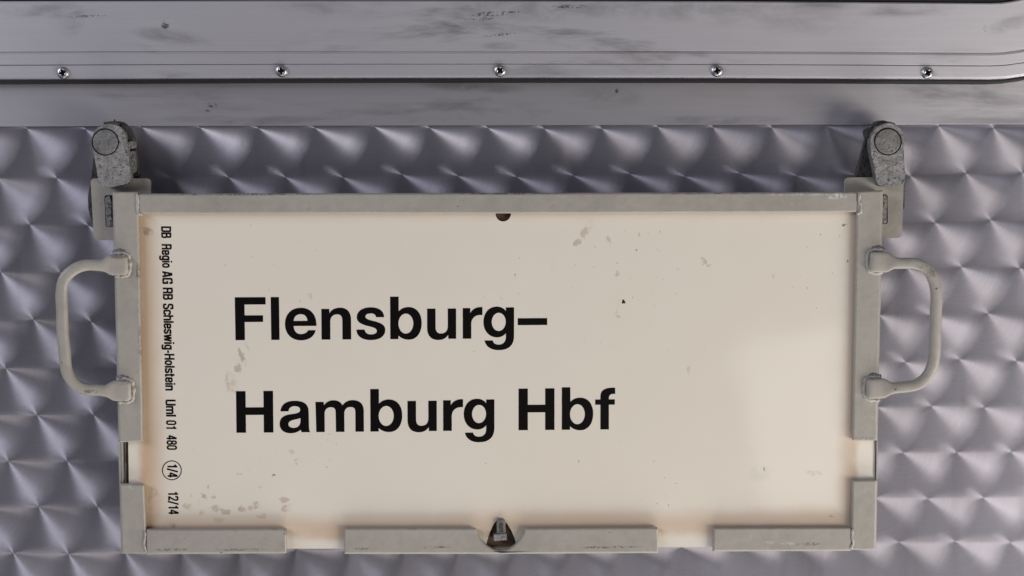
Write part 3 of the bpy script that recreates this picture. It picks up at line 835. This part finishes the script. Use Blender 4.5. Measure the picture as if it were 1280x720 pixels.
SM = {
 'D': (6.9, [st((1, 0), (1, C)), cv((1, t_), (3.4, t_), (S5, t_), (S5, 8), (S5, 4.4), (S5, b_), (3.4, b_), (1, b_))]),
 'B': (6.9, [st((1, 0), (1, C)), cv((1, t_), (3.4, t_), (5.6, t_), (5.6, 6.6), (3.4, 6.6), (1, 6.6)), cv((1, 6.5), (3.6, 6.5), (S5, 6.5), (S5, b_), (3.6, b_), (1, b_))]),
 'R': (7.0, [st((1, 0), (1, C)), cv((1, t_), (3.4, t_), (S5, t_), (S5, 5.9), (3.4, 5.9), (1, 5.9)), cv((3.2, 5.9), (5.4, 5.9), (5.7, 4), (5.8, 0))]),
 'A': (7.0, [st((.9, 0), (3.1, C)), st((6.1, 0), (3.9, C)), st((1.8, 3.2), (5.2, 3.2))]),
 'G': (7.0, [cv((5.9, 8.6), (5.9, t_ + .6), (3.4, t_ + .2), (1, t_ + .2), (1, 8), (1, 4.4), (1, b_ - .2), (3.3, b_ - .2), (5.9, b_ - .2), (5.9, 4), (5.9, 6)), st((3.6, 5.9), (6.9, 5.9)), st((5.95, 0), (5.95, 6))]),
 'S': (6.8, [cv((5.7, 8.8), (5.7, t_ + .5), (3.4, t_ + .2), (1, t_ + .2), (1, 7.2), (3.4, 6.2), (5.8, 5.4), (5.8, b_ - .2), (3.4, b_ - .2), (.9, b_ - .2), (.9, 4))]),
 'H': (7.0, [st((1, 0), (1, C)), st((6, 0), (6, C)), st((1, 6.4), (6, 6.4))]),
 'U': (7.0, [cv((1, C), (1, 8), (1, 4), (1, b_ - .2), (3.5, b_ - .2), (6, b_ - .2), (6, 4), (6, 8), (6, C))]),
 'e': (6.2, [cv((1, 4.6), (5.2, 4.6), (5.2, 5.2), (5.2, xt), (3.1, xt), (1, xt), (1, 5.6), (1, 3.6), (1, b_), (3.1, b_), (5.1, b_), (5.2, 3)), st((1, 4.7), (5.9, 4.7))]),
 'g': (6.2, [bowl, cv((5.2, XH), (5.2, 3), (5.2, -.5), (5.2, -2.4), (3.1, -2.4), (1.1, -2.4), (1.1, -1)), st((5.2, 2), (5.2, XH))]),
 'i': (2.4, [st((1.2, 0), (1.2, XH)), st((1.2, 10.7), (1.2, 12.6))]),
 'o': (6.2, [bowl]),
 'c': (6.0, [cv((5.1, 6), (5.1, xt), (3.1, xt), (1, xt), (1, 5.6), (1, 3.6), (1, b_), (3.1, b_), (5.1, b_), (5.1, 3.4))]),
 'h': (6.3, [st((1, 0), (1, C)), cv((1, 6.6), (2, xt), (3.4, xt), (5.3, xt), (5.3, 5.5), (5.3, 0))]),
 'l': (2.4, [st((1.2, 0), (1.2, C))]),
 's': (5.8, [cv((4.8, 6.6), (4.8, xt + .2), (3, xt), (1, xt), (1, 5.4), (3, 4.7), (4.9, 4), (4.9, b_), (3, b_), (.9, b_), (.9, 3))]),
 'w': (8.8, [st((.8, XH), (2.5, 0)), st((2.5, 0), (4.4, XH)), st((4.4, XH), (6.3, 0)), st((6.3, 0), (8, XH))]),
 '-': (4.0, [st((.4, 4.6), (3.6, 4.6))]),
 't': (4.0, [cv((1.7, 11.8), (1.7, 6), (1.7, 2.4), (1.7, .9), (2.6, .9), (3.8, .9)), st((.2, 8.5), (3.8, 8.5))]),
 'n': (6.3, [st((1, 0), (1, XH)), cv((1, 6.6), (2, xt), (3.4, xt), (5.3, xt), (5.3, 5.5), (5.3, 0))]),
 'm': (9.8, [st((1, 0), (1, XH)), cv((1, 6.6), (1.8, xt), (3.1, xt), (4.9, xt), (4.9, 5.5), (4.9, 0)), cv((4.9, 6.6), (5.8, xt), (7.1, xt), (8.8, xt), (8.8, 5.5), (8.8, 0))]),
 '0': (6.6, [lo((1, b_ - .2), (1, 6.2), (1, t_ + .2), (5.6, t_ + .2), (5.6, 6.2), (5.6, b_ - .2))]),
 '1': (6.0, [st((3.9, 0), (3.9, C)), st((3.6, 10.2), (1.2, 9.3))]),
 '2': (6.6, [cv((1, 8.8), (1, t_ + .5), (3.3, t_ + .2), (5.6, t_ + .2), (5.6, 7.4), (3.4, 4.4), (1.1, 1.2)), st((.4, 1), (6.1, 1))]),
 '4': (6.8, [st((4.7, 0), (4.7, C)), st((4.3, C - .3), (.7, 3.7)), st((.3, 3.6), (6.5, 3.6))]),
 '8': (6.6, [lo((1.2, 6.6), (1.2, t_ + .3), (5.4, t_ + .3), (5.4, 6.6)), lo((1, b_ - .3), (1, 6.4), (5.6, 6.4), (5.6, b_ - .3))]),
 '/': (4.6, [st((.4, -.6), (4.2, C + .4))]),
 ' ': (3.4, []),
}
def small(text, ya, yb_):
    """text running down the plate between photo rows ya and yb_"""
    w = sum(SM[c][0] for c in text) + .55 * (len(text) - 1)
    k = (yb_ - ya) / w
    polys, pen = [], 0.0
    for c in text:
        adv, strokes = SM[c]
        for kind, p in strokes:
            if kind == 's': q = ribbon(p, S)
            elif kind == 'c': q = ribbon(smooth_pts(p), S)
            else: q = ribbon(smooth_pts(p, True), S, True)
            for quad in q:
                z = []
                for gx, gy in quad:
                    yy = ya + (pen + gx) * k
                    z.append((201.6 + (yy - 290) * .0262 + gy, yy + gy * .01))
                polys.append([z])
        pen += adv + .55
    return polys
ink = []
for w, a, b in (('DB', 283, 297.6), ('Regio', 305.2, 334.8), ('AG', 339, 355), ('RB', 359.6, 374.8), ('Schleswig-Holstein', 379.6, 488.2), ('Uml', 499.6, 520.8), ('01', 525.5, 537), ('480', 544, 562.2), ('1/4', 579.6, 597), ('12/14', 614, 643.2)):
    ink += small(w, a, b)
ink += [[q] for q in ribbon(circle(214.8, 588, 11.8, 48), .55, True)]
V, Fc = [], []
for k, loops in enumerate(ink):
    pts = [P(a, b, Y_PLATE - .0001 - .0000004 * (k % 200)) for a, b in loops[0]]
    s = len(V); V += pts; Fc.append([s, s + 1, s + 2, s + 3])
tag(obj('small_print', V, Fc, M_INK, plate), 'small condensed black print running down the plate edge')
